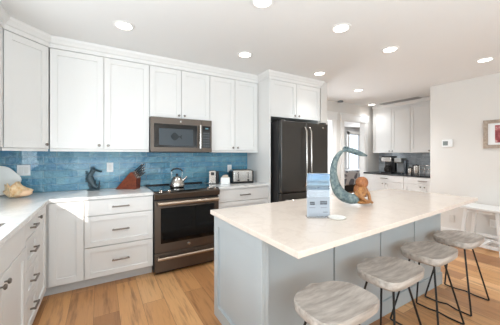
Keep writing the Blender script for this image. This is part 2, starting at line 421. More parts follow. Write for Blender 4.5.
# uppers
ZB = 1.385; ZT = 2.390
def rail_(root, x0, x1): MB().box(x0, x1, -.005, .02, 1.358, ZB-.001).build('light_rail', M['cab'], root, bevel=.002)
DU = YB-FY-.022
r = thing('wall_cabinet', 'white two-door wall cabinet above the seahorse and knife block', 'cabinet', (0, FY+.02, 0))
carcass(r, -.018, .9145, DU-.011, ZB, 2.396); door(r, -.018, .448, ZB, ZT, .405, 1.425); door(r, .45, .914, ZB, ZT, .49, 1.425); rail_(r, -.018, .914)
r = thing('wall_cabinet', 'short white two-door wall cabinet directly above the microwave', 'cabinet', (0, FY+.02, 0))
carcass(r, .9155, 1.676, DU-.002, 1.775, 2.396); door(r, .916, 1.295, 1.775, ZT, 1.262, 1.815); door(r, 1.297, 1.676, 1.775, ZT, 1.332, 1.815)
r = thing('wall_cabinet', 'tall white two-door wall cabinet above the toaster', 'cabinet', (0, FY+.02, 0))
carcass(r, 1.677, 2.449, DU-.011, ZB, 2.396); door(r, 1.678, 2.055, ZB, ZT, 2.02, 1.425); door(r, 2.057, 2.432, ZB, ZT, 2.093, 1.425); rail_(r, 1.678, 2.449)
# diagonal corner upper: front from (-.29,-.012) to (-.02,.258)
r = thing('corner_wall_cabinet', 'white diagonal corner wall cabinet at the far left above the platter', 'cabinet', (-.304, .002, 0), PI/4)
dl = math.hypot(.27, .27)
MB().prism([(0, .001), (dl, .001), (dl+.215, .22), (dl/2, .62), (-.215, .22)], ZB, 2.396).build('body', M['cab_in'], r)
door(r, .004, dl-.004, ZB, ZT, dl-.035, 1.425); MB().box(0, dl, -.004, .016, 1.358, ZB-.001).build('light_rail', M['cab'], r)
r = left_thing('wall_cabinet', 'white wall cabinet on the left wall, cut off by the picture edge', 'cabinet', -.66, -.31)
carcass(r, 0, .645, .305, ZB, 2.396); door(r, .002, .643, ZB, ZT, .05, 1.425)
MB().box(0, .645, -.004, .016, 1.358, ZB-.001).build('light_rail', M['cab'], r)
# fridge surround
r = thing('fridge_cabinet', 'white two-door cabinet above the refrigerator with full-height side panel', 'cabinet', (0, PY+.02, 0))
MB().box(2.4505, 2.470, -.02, .60, 0, 2.396).build('side_panel', M['cab'], r, bevel=.001)
MB().box(3.415, 3.438, 0, .60, 0, 2.396).build('side_panel', M['cab'], r, bevel=.001)
MB().box(2.470, 3.415, .0005, .58, 1.875, 2.396).build('body', M['cab_in'], r)
door(r, 2.471, 2.943, 1.865, ZT, 2.905, 1.905); door(r, 2.945, 3.436, 1.865, ZT, 2.985, 1.905)

# ------------------------------------------------------------------ range
def logo(parent, x, y, z, R=.016):
    e = MB().lathe([(R, 0), (R, -.002), (R*.86, -.003)], (x, y, z), 24, 'Y').build('emblem', M['steel'], parent, smooth=True)
    # monogram: two interlaced script loops on the badge
    m = MB()
    for s in (-1, 1):
        m.tube([(x+s*R*.28+R*.24*math.cos(a), y-.0035, z+R*.4*math.sin(a)) for a in [k*PI/6*s+.6 for k in range(10)]], .0011, 6)
    m.build('monogram', M['slate'], e)
r = thing('range', 'slate grey slide-in electric range with glass cooktop and oven door', 'oven', (0, 0, 0))
RX0, RX1 = .918, 1.680
MB().box(RX0, RX1, -.005, .575, .03, .905).build('body', M['dark'], r, bevel=.002)
MB().box(RX0+.03, RX1-.03, .02, .5, 0, .03).build('base', M['dark'], r)
MB().box(RX0, RX1, -.022, .575, .906, .922).build('cooktop', M['cook'], r, bevel=.004)
cp = MB().hexa([(RX0, -.055, .835), (RX1, -.055, .835), (RX1, -.006, .835), (RX0, -.006, .835)], [(RX0, -.075, .895), (RX1, -.075, .895), (RX1, -.006, .922), (RX0, -.006, .922)]).build('control_panel', M['slate'], r, bevel=.003)
for kx in (.985, 1.075, 1.53, 1.618):
    k = MB().lathe([(.022, 0), (.022, .008), (.017, .011), (.016, .026), (.012, .029)], (0, 0, 0), 18, 'Z')
    k.xf(Matrix.Translation((kx, -.045, .910)) @ Matrix.Rotation(.35, 4, 'X')); k.build('control_knob', M['steel'], r, smooth=True)
MB().box(1.17, 1.43, -.05, -.02, .9185, .9235).build('touch_display', M['blackglass'], r)
MB().box(RX0, RX1, .558, .578, .9225, .936).build('rear_vent', M['dark'], r, bevel=.003)
for bx, by, br_ in ((1.10, .14, .10), (1.10, .40, .075), (1.48, .14, .085), (1.48, .40, .10)):
    m = MB(); n = 32
    m.rings([[(bx+q*math.cos(2*PI*i/n), by+q*math.sin(2*PI*i/n), .9223) for i in range(n)] for q in (br_-.003, br_)], cap=False).build('burner_ring', M['greyp'], r)
od = MB().box(RX0+.006, RX1-.006, -.045, -.006, .245, .815).build('oven_door', M['slate'], r, bevel=.004)
MB().box(.985, 1.615, -.049, -.0455, .345, .735).build('window', M['blackglass'], od, bevel=.002)
h = MB().tube([(RX0+.03, -.098, .790), (RX1-.03, -.098, .790)], .0205, 12)
h.box(RX0+.03, RX0+.055, -.09, -.045, .775, .803).box(RX1-.055, RX1-.03, -.09, -.045, .775, .803); h.build('handle', M['bronze'], od, smooth=True)
logo(od, 1.30, -.0455, .300)
wd = MB().box(RX0+.006, RX1-.006, -.045, -.006, .035, .238).build('warming_drawer', M['slate'], r, bevel=.004)
h = MB().tube([(RX0+.03, -.085, .190), (RX1-.03, -.085, .190)], .0155, 12)
h.box(RX0+.03, RX0+.05, -.08, -.045, .178, .202).box(RX1-.05, RX1-.03, -.08, -.045, .178, .202); h.build('handle', M['bronze'], wd, smooth=True)

# ------------------------------------------------------------------ microwave
r = thing('microwave', 'slate grey over-the-range microwave mounted above the stove', 'microwave', (0, 0, 0))
MX0, MX1, MZ0, MZ1, MY = .9175, 1.6755, 1.36, 1.772, .185
MB().box(MX0, MX1, MY+.03, YB-.011, MZ0, MZ1).build('body', M['dark'], r, bevel=.003)
MB().box(MX0+.02, MX1-.02, MY+.05, YB-.05, MZ0-.006, MZ0).build('vent_underside', M['dark'], r)
dr = MB().box(MX0, 1.535, MY, MY+.029, MZ0, MZ1).build('door', M['slate'], r, bevel=.004)
wn = MB().box(.955, 1.475, MY-.003, MY, 1.415, 1.695).build('window', M['blackglass'], dr, bevel=.002)
# lighter mesh screen and a dark fish shape painted in as a reflection
MB().box(1.01, 1.42, MY-.0045, MY-.0032, 1.44, 1.64).build('mesh_screen', paint('mesh_screen', (54, 62, 68), .35), wn)
fish = []
for k in range(25):
    a = PI*.12+2*PI*.88*k/24; fish.append((1.20-.055*math.cos(a), 1.545+.040*math.sin(a)))
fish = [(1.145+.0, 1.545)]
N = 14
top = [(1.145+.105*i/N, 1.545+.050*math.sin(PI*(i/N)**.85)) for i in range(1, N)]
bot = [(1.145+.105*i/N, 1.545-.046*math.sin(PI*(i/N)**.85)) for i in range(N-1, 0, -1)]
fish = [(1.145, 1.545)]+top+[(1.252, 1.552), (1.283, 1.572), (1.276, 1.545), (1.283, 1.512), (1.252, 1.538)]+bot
MB().prism_y(fish, MY-.0052, MY-.0046).build('fish_reflection', paint('fish_reflection_teal', (16, 28, 32), .5), wn)
h = MB().tube([(1.505, MY-.045, 1.405), (1.505, MY-.05, 1.55), (1.505, MY-.045, 1.70)], .0145, 12)
h.box(1.495, 1.515, MY-.045, MY, 1.41, 1.43).box(1.495, 1.515, MY-.045, MY, 1.675, 1.695); h.build('handle', M['steel'], dr, smooth=True)
logo(dr, 1.27, MY, 1.733, .013)
cpn = MB().box(1.5365, MX1, MY, MY+.029, MZ0, MZ1).build('control_panel', M['slate'], r, bevel=.004)
MB().box(1.545, 1.655, MY-.003, MY, 1.415, 1.695).build('keypad', M['blackglass'], cpn)
MB().box(1.585, 1.625, MY-.0040, MY-.0032, 1.655, 1.672).build('clock_display', M['led'], cpn)
m = MB()
for i in range(3):
    for j in range(6): m.box(1.562+i*.03, 1.576+i*.03, MY-.0038, MY-.0031, 1.435+j*.033, 1.442+j*.033)
m.build('keys', M['greyp'], cpn)

# ------------------------------------------------------------------ refrigerator
r = thing('refrigerator', 'tall slate french-door refrigerator in the white cabinet surround', 'refrigerator', (0, 0, 0))
FX0, FX1, FYF = 2.525, 3.405, -.20
MB().box(FX0, FX1, -.13, .55, .03, 1.80).build('body', paint('fridge_side_black', (46, 45, 45), .5), r, bevel=.004)
MB().box(FX0+.02, FX1-.02, -.08, .5, 0, .03).build('base', M['dark'], r)
fm = (FX0+FX1)/2+.015
dl1 = MB().box(FX0, fm-.003, FYF, -.133, .80, 1.795).build('door', M['slate_f'], r, bevel=.010, seg=3)
dr1 = MB().box(fm+.003, FX1+.028, FYF, -.133, .80, 1.795).build('door', M['slate_f'], r, bevel=.010, seg=3)
for d_, hx in ((dl1, fm-.045), (dr1, fm+.045)):
    m = MB().tube([(hx, FYF, .87), (hx, FYF-.03, .88), (hx, FYF-.055, .93), (hx, FYF-.062, 1.28), (hx, FYF-.055, 1.66), (hx, FYF-.03, 1.71), (hx, FYF, 1.72)], .0135, 12)
    m.build('handle', M['steel'], d_, smooth=True)
dz = MB().box(FX0, FX1+.028, FYF, -.133, .06, .79).build('freezer_drawer', M['slate_f'], r, bevel=.010, seg=3)
MB().tube([(FX0+.08, FYF, .70), (FX0+.1, FYF-.05, .70), (FX1-.1, FYF-.05, .70), (FX1-.08, FYF, .70)], .0135, 12).build('handle', M['steel'], dz, smooth=True)
logo(dr1, FX1-.085, FYF, 1.735, .014)
MB().box(FX0+.01, FX0+.07, -.19, -.10, 1.797, 1.815).box(FX1-.07, FX1-.01, -.19, -.10, 1.797, 1.815).build('hinge_cover', M['dark'], r, bevel=.004)

# ------------------------------------------------------------------ island
r = thing('kitchen_island', 'pale blue grey kitchen island base with panelled seating side', 'island', (0, 0, 0))
IX0, IX1, IYB, IYF = 1.15, 3.44, -1.155, -1.69
MB().box(IX0+.02, IX1, IYF+.02, IYB-.0005, .13, .884).build('body', M['isle'], r)
MB().box(IX0+.10, IX1-.04, IYF+.04, IYB-.09, 0, .13).build('toe_kick', M['toe'], r)
# end panel: shaker look, faces -x
e = MB(); e.box(IX0+.017, IX0+.02, -1.80, IYB, .13, .884)
for a, b, z0, z1 in ((-1.80, -1.735, .13, .884), (-1.215, IYB, .13, .884), (-1.735, -1.215, .13, .215), (-1.735, -1.215, .80, .884)): e.box(IX0, IX0+.019, a, b, z0, z1)
e.box(IX0+.02, IX0+.045, -1.80, IYF+.02, 0.0, .884)
e.build('end_panel', M['isle'], r, bevel=.002)
# seating side: flat panels with battens between, and a baseboard
xs = [IX0+.045, 1.836, 2.388, 2.914, IX1]
for a, b in zip(xs, xs[1:]):
    MB().box(a+.007, b-.007, IYF, IYF+.02, .12, .884).build('side_panel', M['isle'], r, bevel=.003)
MB().box(IX0+.046, IX1+.0, IYF-.012, IYF+.03, .0, .118).build('baseboard', M['isle'], r, bevel=.003)
# kitchen side: doors
for i in range(4):
    a = IX0+.02+i*.565; m = shaker(a+.003, a+.562, .14, .875)
    m.xf(Matrix.Translation((0, 2*0, 0))).xf(Matrix.Diagonal((1, -1, 1, 1))).xf(Matrix.Translation((0, IYB, 0)))
    d_ = m.build('door', M['isle'], r, bevel=.0015)
    MB().lathe([(.004, 0), (.005, .012), (.0135, .017), (.0145, .023), (.010, .028)], (a+.5, IYB+.019, .80), 14, 'Y').build('knob', M['knob'], d_, smooth=True)
IC = [(1.115, -1.165), (1.127, -2.112), (3.495, -1.968), (3.46, -1.160)]
o = MB().prism(IC, .885, .915).build('countertop', M['quartz_i'], bevel=.003); tag(o, 'large white quartz island countertop with seating overhang', 'countertop')

# ------------------------------------------------------------------ stools
def seat_mesh():
    m = MB(); n = 40; K = 9
    def edge(a, s, tz):
        ca, sa = math.cos(a), math.sin(a)
        e = 6.0 if sa < 0 else 2.7
        rr = 1/((abs(ca)**e+abs(sa)**e)**(1/e))
        y = sa*rr*.155*s; x = ca*rr*(.210-.018*max(0, y)/.155)*s
        return x, y
    def top(x, y):
        u = x/.215; v = y/.155
        return .578+.012*u*u*abs(u)**.3-.012*(1-u*u)*(1-v*v)+.010*math.exp(-(u/.16)**2)*max(0, -v*.2+.6*v*v)*0 + .010*max(0, 1-abs(u)/.3)*max(0, v)**1.2*1.4
    rings = []
    for s_ in (.03, .2, .4, .6, .78, .92, .985):
        rings.append([(x, y, top(x, y)) for x, y in (edge(2*PI*i/n, s_, 0) for i in range(n))])
    rings.append([(x, y, top(x, y)-.006) for x, y in (edge(2*PI*i/n, 1.0, 0) for i in range(n))])
    rings.append([(x, y, top(x, y)-.044) for x, y in (edge(2*PI*i/n, .99, 0) for i in range(n))])
    rings.append([(x, y, top(x, y)-.053) for x, y in (edge(2*PI*i/n, .94, 0) for i in range(n))])
    rings.append([(x, y, .524) for x, y in (edge(2*PI*i/n, .6, 0) for i in range(n))])
    rings.append([(x, y, .524) for x, y in (edge(2*PI*i/n, .1, 0) for i in range(n))])
    return m.rings(list(reversed(rings)))
def make_stool(label):
    t = thing('bar_stool', label, 'stool', (0, 0, 0), 0, 'stools along the island')
    seat_mesh().build('seat', M['greywood'], t, smooth=True)
    MB().box(-.10, .10, -.09, .09, .516, .5238).build('mounting_plate', M['blackmetal'], t)
    for sx in (-1, 1):
        for sy in (-1, 1):
            MB().tube([(sx*.075, sy*.080, .519), (sx*.209, sy*.168, .012), (sx*.210, sy*.160, .0075)], .0070, 8).build('leg', M['blackmetal'], t, smooth=True)
        MB().tube([(sx*.208, -.165, .008), (sx*.206, -.07, .008), (sx*.200, 0, .020), (sx*.206, .07, .008), (sx*.208, .165, .008)], .0065, 8).build('floor_bar', M['blackmetal'], t, smooth=True)
    return t
st_lab = ['grey washed wooden bar stool nearest the camera, cut off at the bottom edge', 'second bar stool from the camera, between the nearest one and the middle of the island',
          'third bar stool from the camera along the island overhang', 'farthest bar stool, beside the white side table']
s0 = make_stool(st_lab[0])
for i, (x, y, a) in enumerate(((1.45, -2.01, 0), (2.04, -1.95, .02), (2.625, -1.92, .02), (3.22, -1.90, .02))):
    o = s0 if i == 0 else copy_tree(s0)
    o.location = (x, y, 0); o.rotation_euler = (0, 0, a); o['label'] = st_lab[i]

# ------------------------------------------------------------------ side table against right wall
r = thing('side_table', 'low white wooden side table with slanted legs against the right wall', 'table', (5.04, -1.58, 0))
W_ = M['trim']; hx, hy = .215, .225
MB().box(-hx, hx, -hy-.02, hy-.0, .570, .598).build('tabletop', W_, r, bevel=.003)
for sx, nx in ((-1, -1), (1, 1)):
    for sy in (-1, 1):
        tx, ty = sx*.165, sy*.165; bx, by = sx*.19, sy*.215
        MB().hexa([(bx-.02, by-.02, 0), (bx+.02, by-.02, 0), (bx+.02, by+.02, 0), (bx-.02, by+.02, 0)], [(tx-.02, ty-.02, .569), (tx+.02, ty-.02, .569), (tx+.02, ty+.02, .569), (tx-.02, ty+.02, .569)]).build('leg', W_, r, bevel=.002)
for sx in (-.15, .15): MB().box(sx-.01, sx+.01, -.165, .165, .525, .569).build('apron', W_, r)
for sx in (-.178, .178): MB().box(sx-.012, sx+.012, -.18, .18, .07, .11).build('stretcher', W_, r)
MB().box(-.165, .165, -.02, .02, .07, .10).build('lower_rail', W_, r)
MB().box(.165, .182, -.165, .165, .14, .18).build('rear_rail', W_, r)

# ------------------------------------------------------------------ wall fittings
def outlet(name, label, loc, rz, gang=1, kind='outlet', col=None):
    pm = M['plastic'] if col is None else paint('wall_coloured_plastic', col, .6)
    t = thing(name, label, kind, loc, rz)      # local: faces -y
    wd_ = .07+.038*(gang-1)
    MB().box(-wd_/2, wd_/2, -.006, 0, -.057, .057).build('cover_plate', pm, t, bevel=.002)
    for g in range(gang):
        cx = (g-(gang-1)/2)*.044
        MB().box(cx-.017, cx+.017, -.008, -.0062, -.034, .034).build('socket' if kind == 'outlet' else 'rocker', paint('socket_face', col or (226, 225, 222), .4), t, bevel=.001)
    return t
outlet('light_switch', 'white double switch plate on blue tiles behind the platter', (-.278, YB-.010, 1.160), 0, 2, 'switch')
outlet('power_outlet', 'white outlet on blue tiles between seahorse and knife block', (.517, YB-.010, 1.172), 0)
outlet('power_outlet', 'white outlet on blue tiles above the toaster', (2.13, YB-.010, 1.115), 0)
outlet('power_outlet', 'white outlet low on right wall seen under the side table', (XR, -1.585, .33), -PI/2)
outlet('power_outlet', 'wall-coloured outlet low on the right wall left of the side table', (XR, -1.09, .30), -PI/2, col=(214, 208, 201))
t = thing('thermostat', 'white wall thermostat with small grey screen on the right wall', 'thermostat', (XR, -1.03, 1.515), -PI/2)
MB().box(-.072, .072, -.022, 0, -.060, .060).build('case', M['plastic'], t, bevel=.006)
MB().box(-.055, .015, -.024, -.0225, -.035, .035).build('screen', paint('lcd_grey', (128, 136, 134), .3), t)
t = thing('picture_frame', 'driftwood framed picture on the right wall at the right edge', 'picture', (XR, -1.74, 1.625), -PI/2)
m = MB(); a, b, f = .255, .205, .05
m.box(-a, -a+f, -.03, 0, -b, b).box(a-f, a, -.03, 0, -b, b).box(-a+f, a-f, -.03, 0, -b, -b+f).box(-a+f, a-f, -.03, 0, b-f, b); m.build('frame', M['frame'], t, bevel=.003)
MB().box(-a+f, a-f, -.012, 0, -b+f, b-f).build('mat_board', M['plastic'], t)
art = NT('red_abstract_print'); vv = art.coord(); art.l(art.ramp(art.noise(vv, 14, 3), [(.35, srgb(120, 40, 48)), (.55, srgb(176, 96, 96)), (.7, srgb(214, 196, 190))]), art.b.inputs['Base Color'])
MB().box(-a+f+.075, a-f-.075, -.014, -.0125, -b+f+.03, b-f-.03).build('print', art.m, t)
o = MB().lathe([(.055, 0), (.06, -.008), (.058, -.026), (.035, -.034), (.0, -.035)], (4.90, .775, ZC), 24).build('smoke_detector', M['greyp'], smooth=True)
tag(o, 'round smoke detector on the ceiling before the hall doorways', 'detector')
t = thing('ceiling_vent', 'long grey return air grille on the ceiling above pantry cabinets', 'vent', (5.99, .12, ZC))
MB().box(-.10, .10, -.42, .40, -.008, 0).build('frame', paint('vent_grey', (190, 187, 184), .6), t, bevel=.002)
m = MB()
for i in range(9): m.box(-.085+i*.02, -.075+i*.02, -.40, .38, -.013, -.0085)
m.build('slat', paint('vent_slat', (160, 157, 155), .6), t)

# recessed lights
LL = [((.602, -.357), 'recessed ceiling light over the upper cabinets left of the microwave'), ((1.873, -.350), 'recessed ceiling light above the wall cabinet right of the microwave'),
      ((3.129, -.313), 'recessed ceiling light in front of the refrigerator cabinet'), ((4.428, -.011), 'recessed ceiling light before the hall doorways'),
      ((1.488, -1.30), 'recessed ceiling light cut off by the top picture edge'), ((2.337, -1.337), 'largest fully visible recessed ceiling light above the island'),
      ((3.191, -1.302), 'recessed ceiling light above the far end of the island'), ((4.502, -1.728), 'recessed ceiling light near the right wall'),
      ((5.84, .66), 'small recessed ceiling light beside the pantry vent')]
t0 = None
for (x, y), lab in LL:
    if t0 is None:
        t0 = thing('ceiling_light', lab, 'light', (x, y, ZC), 0, 'recessed ceiling lights'); o = t0
        n = 32; m = MB()
        m.rings([[(q*math.cos(2*PI*i/n), q*math.sin(2*PI*i/n), z) for i in range(n)] for q, z in ((.092, -.0005), (.092, -.004), (.072, -.009), (.066, -.006), (.066, -.0005))], cap=False).build('trim_ring', M['trim'], t0, smooth=True)
        MB().lathe([(.0655, -.001), (.0655, -.004), (.03, -.005)], (0, 0, 0), 32).build('lens', M['lamp'], t0)
        sp_ = bpy.data.lights.new('lamp_light', 'SPOT'); sp_.energy = 15; sp_.color = (.90, .96, 1.0); sp_.spot_size = math.radians(104); sp_.spot_blend = 1.0; sp_.shadow_soft_size = .06
        so = bpy.data.objects.new('lamp_light', sp_); COL.objects.link(so); so.parent = t0; so.location = (0, 0, -.08)
    else:
        o = copy_tree(t0); o.location = (x, y, ZC); o['label'] = lab
    if x > 4.2 and y > -.5:
        for ch in bpy.data.objects:
            if ch.parent == o and ch.type == 'LIGHT': ch.data = ch.data.copy(); ch.data.energy = 100 if y < .2 else 9; ch.data.spot_size = math.radians(145)

# ------------------------------------------------------------------ counter items
# knife block
def knife_block():
    t = thing('knife_block', 'reddish cherry wood knife block left of the range', 'knife block', (.725, .43, .9155), -.62)
    o = MB().prism_y([(-.155, 0), (.095, 0), (.105, .125), (.050, .205), (.030, .200)], -.055, .055)
    o.build('block', M['cherry'], t, bevel=.004)
    MB().lathe([(.012, 0), (.011, .002)], (.098, 0, .06), 16, 'X').build('maker_badge', M['steel'], t)
    d = Vector((.085, 0, .075)).normalized()
    sl0 = Vector((.045, 0, .203)); sl1 = Vector((.103, 0, .128))
    for i in range(4):
        for j in range(2):
            p = sl0.lerp(sl1, .10+.27*i); p.y = -.026+.052*j; L = .15-.018*i
            a = p-d*.01; b = p+d*.03; c = p+d*L
            MB().tube([a, b], .0085, 6, flat=.7).build('bolster', M['steel'], t)
            MB().tube([b, b+d*(L-.03)*.5, c], [.0072, .0060, .0074], 8, flat=.7).build('knife_handle', M['dark'], t, smooth=True)
            MB().tube([c, c+d*.007], [.0082, .0070], 8, flat=.7).build('end_cap', M['steel'], t, smooth=True)
    return t
knife_block()
# tea kettle
t = thing('kettle', 'shiny steel tea kettle with black handle standing on the range', 'kettle', (1.235, .24, .9235), -.5)
K = [(.078, 0), (.088, .006), (.092, .02), (.088, .05), (.072, .09), (.050, .118), (.044, .124)]
MB().lathe(K, n=32).build('body', M['steel'], t, smooth=True)
ld = MB().lathe([(.044, .1245), (.042, .131), (.02, .138), (.006, .14)], n=24).build('lid', M['steel'], t, smooth=True)
MB().lathe([(.005, .140), (.014, .147), (.016, .158), (.008, .166)], n=16).build('lid_knob', M['dark'], ld, smooth=True)
MB().tube([(.065, 0, .075), (.098, 0, .105), (.118, 0, .128), (.124, 0, .132)], [.020, .014, .011, .010], 12).build('spout', M['steel'], t, smooth=True)
MB().tube([(-.058, 0, .10), (-.066, 0, .15), (-.066, 0,   .200)], .0022, 8).tube([(.058, 0, .10), (.064, 0, .15), (.064, 0,   .200)], .0022, 8).build('handle_bracket', M['steel'], t, smooth=True)
MB().tube([(-.074, 0, .196), (-.045, 0, .222), (0, 0, .232), (.045, 0, .222), (.070, 0, .196)], [.008, .010, .011, .010, .008], 10).build('handle', M['dark'], t, smooth=True)
# can opener / steel canister
t = thing('electric_can_opener', 'upright steel and black appliance left of the toaster', 'appliance', (1.775, .40, .9155), -.5)
MB().box(-.05, .05, -.045, .05, 0, .19).build('body', M['steel'], t, bevel=.012, seg=3)
MB().box(.0505, .085, -.040, .045, 0, .18).build('side_panel', M['dark'], t, bevel=.008)
MB().box(-.018, .03, -.052, -.0455, .125, .165).build('front_plate', M['dark'], t, bevel=.003)
MB().box(-.055, .088, -.05, .052, 0, .012).xf(Matrix.Translation((0, 0, -.0))).build('foot', M['dark'], t)
# glass napkin/tissue box
t = thing('recipe_box', 'small white box with a beige scoop top in front of the toaster', 'box', (1.905, .26, .9155), -.5)
MB().box(-.062, .062, -.035, .035, 0, .095).build('box', M['plastic'], t, bevel=.004)
MB().prism_y([(-.050, 0.0955), (.045, .0955), (.035, .128), (.005, .133), (-.035, .125)], -.026, .026).build('contents', paint('beige_contents', (196, 180, 162), .6), t, bevel=.004)
# toaster
t = thing('toaster', 'wide stainless steel four-slice toaster on the counter beside the fridge panel', 'toaster', (2.20, .34, .9155), -.15)
MB().box(-.155, .155, -.09, .10, .012, .195).build('body', M['steel'], t, bevel=.028, seg=4)
MB().box(-.160, .160, -.088, .102, 0, .014).build('base', M['dark'], t, bevel=.004)
MB().box(-.168, -.150, -.080, .085, .014, .175).build('end_cap', M['dark'], t, bevel=.008)
MB().box(.150, .168, -.080, .085, .014, .175).build('end_cap', M['dark'], t, bevel=.008)
for sx in (-.075, .075):
    MB().box(sx-.004, sx+.004, -.0945, -.0895, .07, .16).build('lever_slot', M['dark'], t)
    MB().box(sx-.018, sx+.018, -.115, -.095, .138, .15).build('lever', M['steel'], t, bevel=.004)
    MB().lathe([(.014, 0), (.012, -.012)], (sx, -.0905, .045), 16, 'Y').build('dial', M['dark'], t)
m = MB()
for sx in (-.11, -.045, .045, .11): m.box(sx-.016, sx+.016, -.06, .07, .1955, .1975)
m.build('bread_slots', M['dark'], t)
# seahorse figurine
t = thing('seahorse_figurine', 'dark blue bronze seahorse figurine against the tiles', 'figurine', (.345, .50, .9155), -.45); t.scale = (1.25, 1.1, 1.02)
MB().lathe([(.055, 0), (.055, .008), (.045, .014)], n=20, sy=.6).build('base', M['seablue'], t, smooth=True)
pts = [(-.005, 0, .245), (.0, 0, .225), (-.012, 0, .20), (-.028, 0, .17), (-.030, 0, .135), (-.018, 0, .10), (-.002, 0, .07), (.012, 0, .045), (.03, 0, .028), (.05, 0, .028), (.058, 0, .045), (.048, 0, .06), (.036, 0, .052)]
MB().tube(pts, [.014, .024, .020, .024, .034, .030, .022, .017, .014, .012, .010, .009, .007], 12).build('body', M['seablue'], t, smooth=True)
MB().tube([(.0, 0, .228), (.03, 0, .222), (.06, 0, .212), (.072, 0, .21)], [.016, .010, .008, .011], 10).build('snout', M['seablue'], t, smooth=True)
f_ = MB()
for k in range(7):
    z = .09+k*.018; f_.hexa([(-.045, -.003, z), (-.045, .003, z), (-.045, .003, z+.012), (-.045, -.003, z+.012)], [(-.072, -.001, z+.008), (-.072, .001, z+.008), (-.07, .001, z+.016), (-.07, -.001, z+.016)])
f_.build('dorsal_fin', M['seablue'], t)
c_ = MB()
for k in range(4): c_.lathe([(.006, 0), (.001, .028)], (-.02+k*.011, 0, .248-abs(k-1.5)*.003), 6)
c_.build('crest', M['seablue'], t)
# coral-like support around the figurine
c_ = MB()
rr = random.Random(3)
for k in range(9):
    x = rr.uniform(-.055, .06); c_.tube([(x*.6, .022, .01), (x, .028, .05), (x*1.15+rr.uniform(-.01, .01), .028, .07+rr.uniform(0, .06))], [.007, .006, .003], 7)
c_.build('coral_branch', M['seablue'], t, smooth=True)
# big white platter leaning on the wall
t = thing('platter', 'large white scallop-edged platter leaning at the left edge behind the conch', 'platter', (-.50, .44, .9155), .25)
n = 48; m = MB(); rr = []
def pl(s, dy):
    out = []
    for i in range(n):
        a = 2*PI*i/n; q = s*(1+.035*math.cos(6*a)); out.append((.225*q*math.cos(a), dy, .155+.155*q*math.sin(a)))
    return out
m.rings([pl(.05, .012), pl(.6, .012), pl(.75, .006), pl(1.0, -.008), pl(1.0, -.002), pl(.76, .014), pl(.6, .020), pl(.05, .020)])
m.xf(Matrix.Rotation(-.22, 4, 'X')); m.build('dish', M['porc'], t, smooth=True)
MB().box(-.07, .07, -.02, .07, 0, .008).box(-.06, -.05, -.03, -.02, 0, .03).box(.05, .06, -.03, -.02, 0, .03).build('stand', M['dark'], t)
# conch shell
t = thing('conch_shell', 'cream and orange spiky conch shell lying in front of the platter', 'shell', (-.25, .29, .9165), .35); t.scale = (.88, 1.0, 1.25)
m = MB(); rr = []
for j, (x, rad) in enumerate([(-.125, .004), (-.11, .018), (-.09, .040), (-.06, .052), (-.03, .060), (0, .056), (.03, .046), (.06, .032), (.09, .019), (.115, .008)]):
    ring = []
    for i in range(24):
        a = 2*PI*i/24; q = rad*(1+.55*max(0, math.cos(4*a+x*34))**3*(1.2 if j < 6 else .3))
        ring.append((x, q*math.cos(a), max(.0, .046+q*.80*math.sin(a))))
    rr.append(ring)
m.rings(rr); m.build('body', M['shell'], t, smooth=True)
m = MB(); r2 = random.Random(5)
for k in range(22):
    a = 2*PI*k/22*3.1; x = -.105+.0085*k; R_ = .052*(1-.025*k)
    y, z = R_*math.cos(a), R_*math.sin(a)*.8; z0 = .046+z
    if z0 < .02: continue
    m.tube([(x, y*.6, .046+z*.6), (x-.004, y*1.2, .046+z*1.2), (x-.012, y*1.75, .046+z*1.75)], [.018, .012, .003], 8)
m.build('spines', M['shell'], t, smooth=True)
m = MB().blob((.03, -.038, .032), (.075, .035, .026), 18, 10); m.build('lip', paint('conch_lip', (246, 206, 168), .35), t, smooth=True)

# ------------------------------------------------------------------ island items
def facing(loc, name, label, cat):   # local x = to the right as seen from the kitchen entrance, front -y
    return thing(name, label, cat, loc, -.5367)
t = facing((1.640, -1.728, .9155), 'sign_holder', 'clear acrylic stand holding a printed card on the island', 'sign')
MB().box(-.076, .076, -.0045, -.0025, 0, .285).build('front_sheet', M['glass'], t)
MB().box(-.076, .076, .0025, .0045, 0, .285).build('back_sheet', M['glass'], t)
MB().box(-.076, .076, -.030, .038, 0, .003).xf(Matrix.Translation((0, 0, -.0003))).build('foot', M['glass'], t)
card = MB().box(-.0735, .0735, -.0015, .0015, .004, .283).build('card', paint('card_white', (186, 192, 200), .7, spec=.15), t)
ph = NT('beach_print'); tc = ph.n('ShaderNodeTexCoord'); sp = ph.n('ShaderNodeSeparateXYZ'); ph.l(tc.outputs['Object'], sp.inputs[0])
mr = ph.n('ShaderNodeMapRange'); mr.inputs[1].default_value = .175; mr.inputs[2].default_value = .283; ph.l(sp.outputs['Z'], mr.inputs[0])
cc = ph.ramp(mr.outputs[0], [(0, srgb(140, 160, 172)), (.10, srgb(34, 74, 104)), (.25, srgb(18, 46, 66)), (.36, srgb(96, 142, 168)), (.5, srgb(28, 74, 106)), (.7, srgb(88, 144, 184)), (1, srgb(44, 108, 164))])
nz = ph.noise(ph.coord(scale=(1, 1, .7)), 55, 4, .7)
cc = ph.mix(cc, srgb(30, 58, 70), ph.ramp(nz, [(.52, (0, 0, 0, 1)), (.6, (.75, .75, .75, 1))])); ph.l(cc, ph.b.inputs['Base Color'])
ph.b.inputs['Roughness'].default_value = .6; ph.b.inputs['Specular IOR Level'].default_value = .15
MB().box(-.0735, .0735, -.0022, -.0016, .175, .283).build('printed_photo', ph.m, card)
m = MB(); rr = random.Random(2)
for row in range(5):
    for cx, wd_ in ((-.036, .052), (.036, .052)):
        z = .160-row*.009
        x = cx-wd_/2
        while x < cx+wd_/2-.004:
            l_ = rr.uniform(.003, .009); m.box(x, min(x+l_, cx+wd_/2), -.0021, -.0016, z, z+.003); x += l_+.0022
m.build('small_text', paint('text_grey', (150, 154, 160), .6), card)
